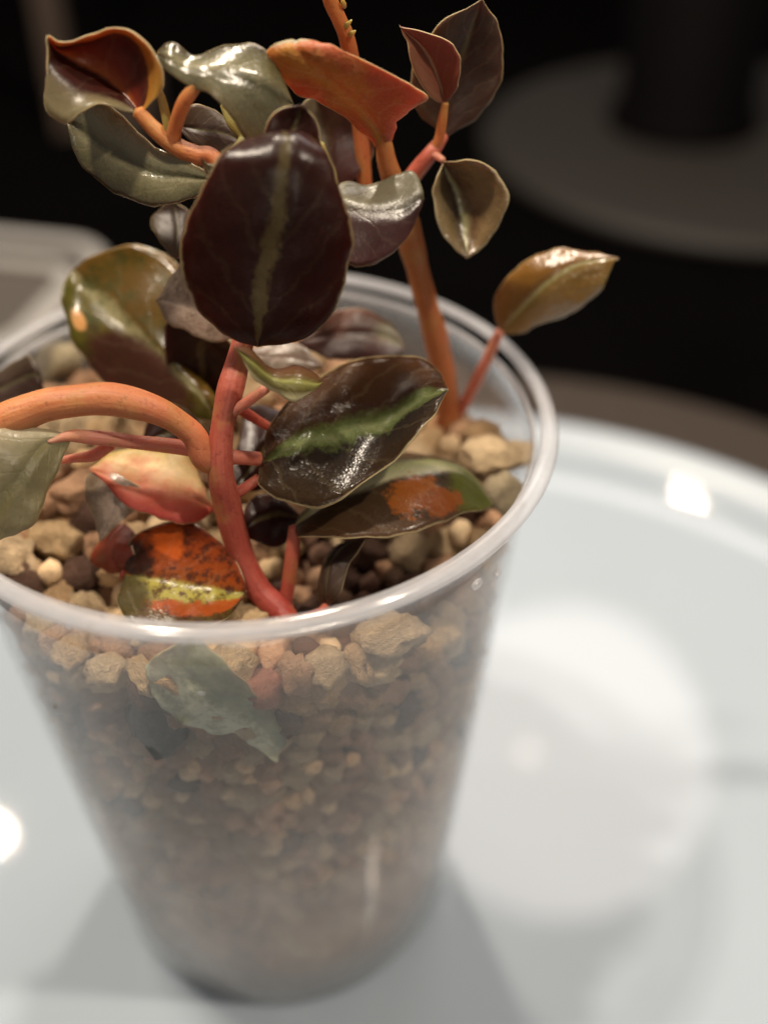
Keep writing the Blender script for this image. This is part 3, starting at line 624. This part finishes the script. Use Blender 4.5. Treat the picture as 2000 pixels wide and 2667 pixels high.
lf([(480, 722, -0.05), [(512, 765, 0.05), (440, 740, 0.1), (365, 698, 0.25)], [(508, 825, 0.05), (440, 800, 0.1), (360, 780, 0.25)], [(485, 865, 0.05), (440, 850, 0.1), (390, 835, 0.15)], (440, 885, 0.05)], A_mat, seed=23)
lf([(470, 388, -.2), [(430, 428, -.2), (420, 385, -.05), (420, 350, .0)], [(350, 444, -.1), (330, 372, .15), (330, 312, .2)], [(258, 422, .1), (240, 325, .35), (260, 250, .4)], [(190, 372, .3), (178, 285, .5), (215, 213, .5)], [(155, 312, .4), (155, 270, .5), (182, 222, .5)], (146, 265, .5)],
   S_mat, label="long satin silver leaf", seed=25)
lf([(305, 248, .2), [(250, 230, .1), (262, 222, .2), (275, 210, .35), (315, 190, .3), (347, 182, .1)], [(195, 225, .0), (205, 205, .2), (225, 165, .5), (300, 110, .4), (330, 108, .15)], [(135, 264, .0), (160, 190, .2), (180, 140, .55), (250, 75, .5), (268, 55, .3)],
    [(97, 225, .1), (112, 150, .25), (140, 118, .5), (180, 88, .5), (200, 68, .35)], [(99, 150, .2), (105, 120, .3), (120, 105, .4), (130, 98, .4), (138, 90, .3)], (104, 80, .3)], F_mat, label="cupped leaf, amber and maroon inside with pale margin", seed=27)
lf([(344, 118, .4), [(372, 91, .3), (362, 128, .15), (374, 165, .1)], [(408, 118, .3), (402, 150, .05), (420, 190, .0)], [(432, 118, .3), (448, 155, -.05), (458, 205, -.1)], [(490, 91, .4), (500, 165, -.05), (500, 250, -.1)], [(555, 104, .4), (568, 190, .05), (545, 315, .0)], [(602, 138, .4), (605, 210, .2), (592, 300, .1)], (634, 225, .3)],
   S_mat, label="silver leaf with rounded lobe at the top", seed=29)
lf([(383, 270, .9), [(420, 232, .9), (430, 280, .8), (430, 322, .7)], [(480, 248, .9), (490, 290, .8), (490, 340, .7)], (545, 322, .8)], H_mat, seed=31)
lf([(440, 345, -.3), [(452, 350, -.25), (458, 365, -.2), (445, 385, -.3)], [(495, 332, -.1), (500, 350, -.2), (495, 375, -.3)], (540, 350, -.2)], S_mat, seed=32)
lf([(957, 302, 1.5), [(905, 245, 1.5), (965, 230, 1.6), (1032, 256, 1.5)], [(884, 180, 1.5), (985, 160, 1.65), (1078, 187, 1.5)], [(900, 110, 1.5), (1005, 100, 1.65), (1087, 120, 1.5)], [(950, 48, 1.5), (1022, 50, 1.58), (1074, 58, 1.5)], (1042, -2, 1.5)], H_mat, label="tall pointed dark brown leaf at the top right", seed=33)
lf([(962, 224, 1.2), [(925, 205, 1.12), (950, 180, 1.3), (992, 170, 1.12)], [(895, 150, 1.1), (930, 130, 1.3), (996, 128, 1.12)], [(880, 100, 1.1), (905, 95, 1.25), (967, 88, 1.12)], [(867, 75, 1.1), (880, 72, 1.15), (917, 66, 1.1)], (863, 56, 1.1)], I_mat, seed=35)
lf([(955, 345, 1.0), [(1008, 346, .78), (965, 372, 1.05), (940, 385, .85)], [(1080, 378, .75), (990, 420, 1.05), (937, 430, .8)], [(1100, 435, .7), (1000, 475, .95), (955, 494, .7)], [(1055, 512, .65), (1006, 520, .78), (980, 534, .62)], (1008, 557, .6)], J_mat, flat=1.0, label="small folded silver green leaf hanging at the right", seed=37)
lf([(690, 440, .3), [(740, 395, .6), (740, 450, .25), (740, 560, .1)], [(800, 402, .7), (800, 460, .25), (800, 578, .1)], [(860, 375, .8), (865, 455, .35), (850, 548, .2)], [(892, 368, .8), (907, 430, .5), (890, 490, .4)], (914, 430, .6)], K_mat, label="leaf half silver and half maroon behind the tall stem", seed=39)
lf([(720, 430, 1.2), [(650, 360, 1.3), (710, 350, 1.35), (780, 370, 1.3)], [(630, 280, 1.4), (700, 280, 1.45), (802, 310, 1.4)], [(650, 228, 1.4), (690, 225, 1.42), (762, 250, 1.4)], (680, 203, 1.4)], K_mat, seed=41)
lf([(640, 740, .6), [(700, 680, .9), (710, 725, .7), (710, 778, .5)], [(770, 667, 1.0), (780, 720, .8), (790, 780, .6)], [(842, 698, 1.0), (848, 730, .9), (852, 772, .7)], (877, 755, .8)], N_mat, seed=43)
lf([(503, 748, -1.4), [(545, 750, -1.3), (545, 780, -1.4), (538, 803, -1.4)], [(590, 795, -1.2), (592, 815, -1.4), (588, 848, -1.4)], [(640, 783, -1.1), (645, 818, -1.4), (635, 865, -1.45)], [(682, 803, -1.1), (682, 828, -1.3), (672, 850, -1.35)], (695, 825, -1.2)], M_mat, label="small curled leaf with pale wavy margin", wave=.03, seed=45)
lf([(705, 1318, -1.9), [(684, 1280, -1.8), (705, 1270, -1.88), (730, 1287, -1.95)], [(690, 1220, -1.6), (715, 1215, -1.72), (748, 1232, -1.8)], [(715, 1180, -1.4), (740, 1178, -1.5), (777, 1182, -1.6)], (787, 1163, -1.5)], H_mat, seed=47)
lf([(300, 985, -.6), [(330, 900, -.3), (340, 945, -.5), (340, 985, -.7)], [(400, 885, -.2), (410, 935, -.4), (410, 990, -.6)], (470, 960, -.5)], A_mat, seed=61)
lf([(500, 1065, -.9), [(512, 960, -.4), (550, 1000, -.6), (560, 1060, -.8)], [(540, 880, .0), (600, 930, -.2), (640, 1010, -.5)], (640, 890, .1)], A_mat, seed=63)
lf([(520, 1150, -1.3), [(540, 1080, -1.0), (560, 1120, -1.2), (560, 1175, -1.4)], [(600, 1070, -.9), (610, 1110, -1.1), (610, 1180, -1.3)], (650, 1120, -1.0)], A_mat, seed=65)
lf([(600, 380, .9), [(545, 330, 1.0), (590, 310, 1.1), (640, 330, 1.0)], [(540, 260, 1.1), (590, 245, 1.2), (645, 260, 1.1)], (585, 200, 1.1)], K_mat, seed=67)
lf([(380, 560, .5), [(340, 510, .7), (385, 500, .8), (420, 520, .7)], [(330, 470, .9), (380, 455, 1.0), (425, 470, .9)], (370, 430, 1.0)], H_mat, seed=69)
lf([(520, 760, .0), [(560, 745, .2), (580, 770, .1), (590, 800, .0)], [(640, 740, .3), (640, 775, .2), (640, 820, .1)], (700, 790, .2)], P_mat, seed=49)

lf([(615, 335, -0.45), [(572, 300, -0.33), (625, 300, -0.27), (690, 330, -0.35)], [(580, 262, -0.27), (638, 268, -0.17), (692, 292, -0.3)], [(604, 238, -0.25), (646, 242, -0.17), (684, 258, -0.25)], [(632, 229, -0.23), (652, 231, -0.21), (668, 238, -0.23)], (652, 228, -0.21)], A_mat, seed=55)
# --- the tall cutting on the right
tube(tall, [(930, 1000, 1.1), (945, 972, 1.25), (968, 900, 1.3), (962, 830, 1.25), (945, 745, 1.2), (922, 660, 1.15), (900, 575, 1.1), (880, 492, 1.05), (858, 420, 1.0), (836, 350, .93), (828, 305, .90), (810, 262, .84), (780, 222, .72)],
     [.16, .175, .17, .155, .15, .145, .14, .162, .13, .115, .085, .05, .02], ST_tall, seg=9)
tube(tall, [(968, 930, 1.3), (990, 895, 1.3), (1020, 840, 1.2), (1050, 780, 1.1), (1080, 716, 1.0)], [.09, .085, .075, .07, .06], ST_pink, name="petiole")
o, _ = leaf(tall, [[(816, 345, .98), (831, 352, .84), (850, 345, .98)], [(797, 297, .8), (822, 288, .75), (851, 292, .8)], [(745, 252, .7), (795, 238, .6), (868, 252, .65)], [(690, 219, .6), (752, 195, .45), (900, 231, .5)],
    [(640, 197, .5), (705, 158, .35), (924, 207, .42)], [(602, 162, .42), (668, 128, .28), (850, 160, .38)], [(577, 122, .4), (640, 104, .3), (742, 108, .36)], [(592, 95, .42), (640, 86, .42), (690, 90, .45)]], U_orange, U_orange, L_edge, nv=44, nu=24, wave=.025,
    label="broad flaring orange leaf seen from below", seed=51)
o, _ = leaf(tall, [(1080, 718, 1.0), [(1065, 680, 1.05), (1100, 695, .92), (1112, 718, .95)], [(1075, 630, 1.1), (1145, 647, .86), (1190, 697, .85)], [(1120, 575, 1.1), (1195, 603, .8), (1252, 671, .8)], [(1200, 541, 1.1), (1250, 572, .8), (1299, 621, .8)], [(1280, 544, 1.0), (1300, 561, .83), (1319, 586, .8)], (1337, 558, .8)],
    V_mat, U_maroon, L_edge, label="pointed bronze leaf with pale midrib", seed=53)

for o, p0, p1 in PETIOLES:                  # a leaf stalk belongs to its leaf
    d, l = min((min(np.linalg.norm(B_ - p0, axis=1).min(), np.linalg.norm(B_ - p1, axis=1).min()), k) for k, (lo, B_) in enumerate(LEAVES))
    if d < 0.4: o.parent = LEAVES[l][0]
# --- a pale leaf buried against the wall
def wl(x, y, i): return at_wall(x, y, i)
bur = [[(312, 1445), (340, 1418), (395, 1395)], [(345, 1500), (390, 1462), (470, 1425)], [(400, 1540), (455, 1510), (525, 1465)], [(470, 1582), (520, 1550), (575, 1520)], [(545, 1605), (572, 1590), (602, 1562)], [(598, 1622), (606, 1612), (618, 1596)]]
_at = at
def at(x, y, i): return at_wall(x, y, i)
bl, _ = leaf(None, [[(x, y, .16) for x, y in r] for r in bur], U_maroon, leaf_mat("pale grey green leaf", [(0, (.56, .57, .42)), (.4, (.62, .62, .46)), (.6, (.32, .34, .22)), (1, (.18, .20, .13))], jag=.3, rough=.5, seed=60, mottle=((.16, .18, .11), .7), mscale=300, margin=.3), L_edge, name="fallen_leaf", wave=.08, seed=60)
at = _at
tag(bl, "pale grey green leaf buried in the gravel against the front cup wall", "leaf")
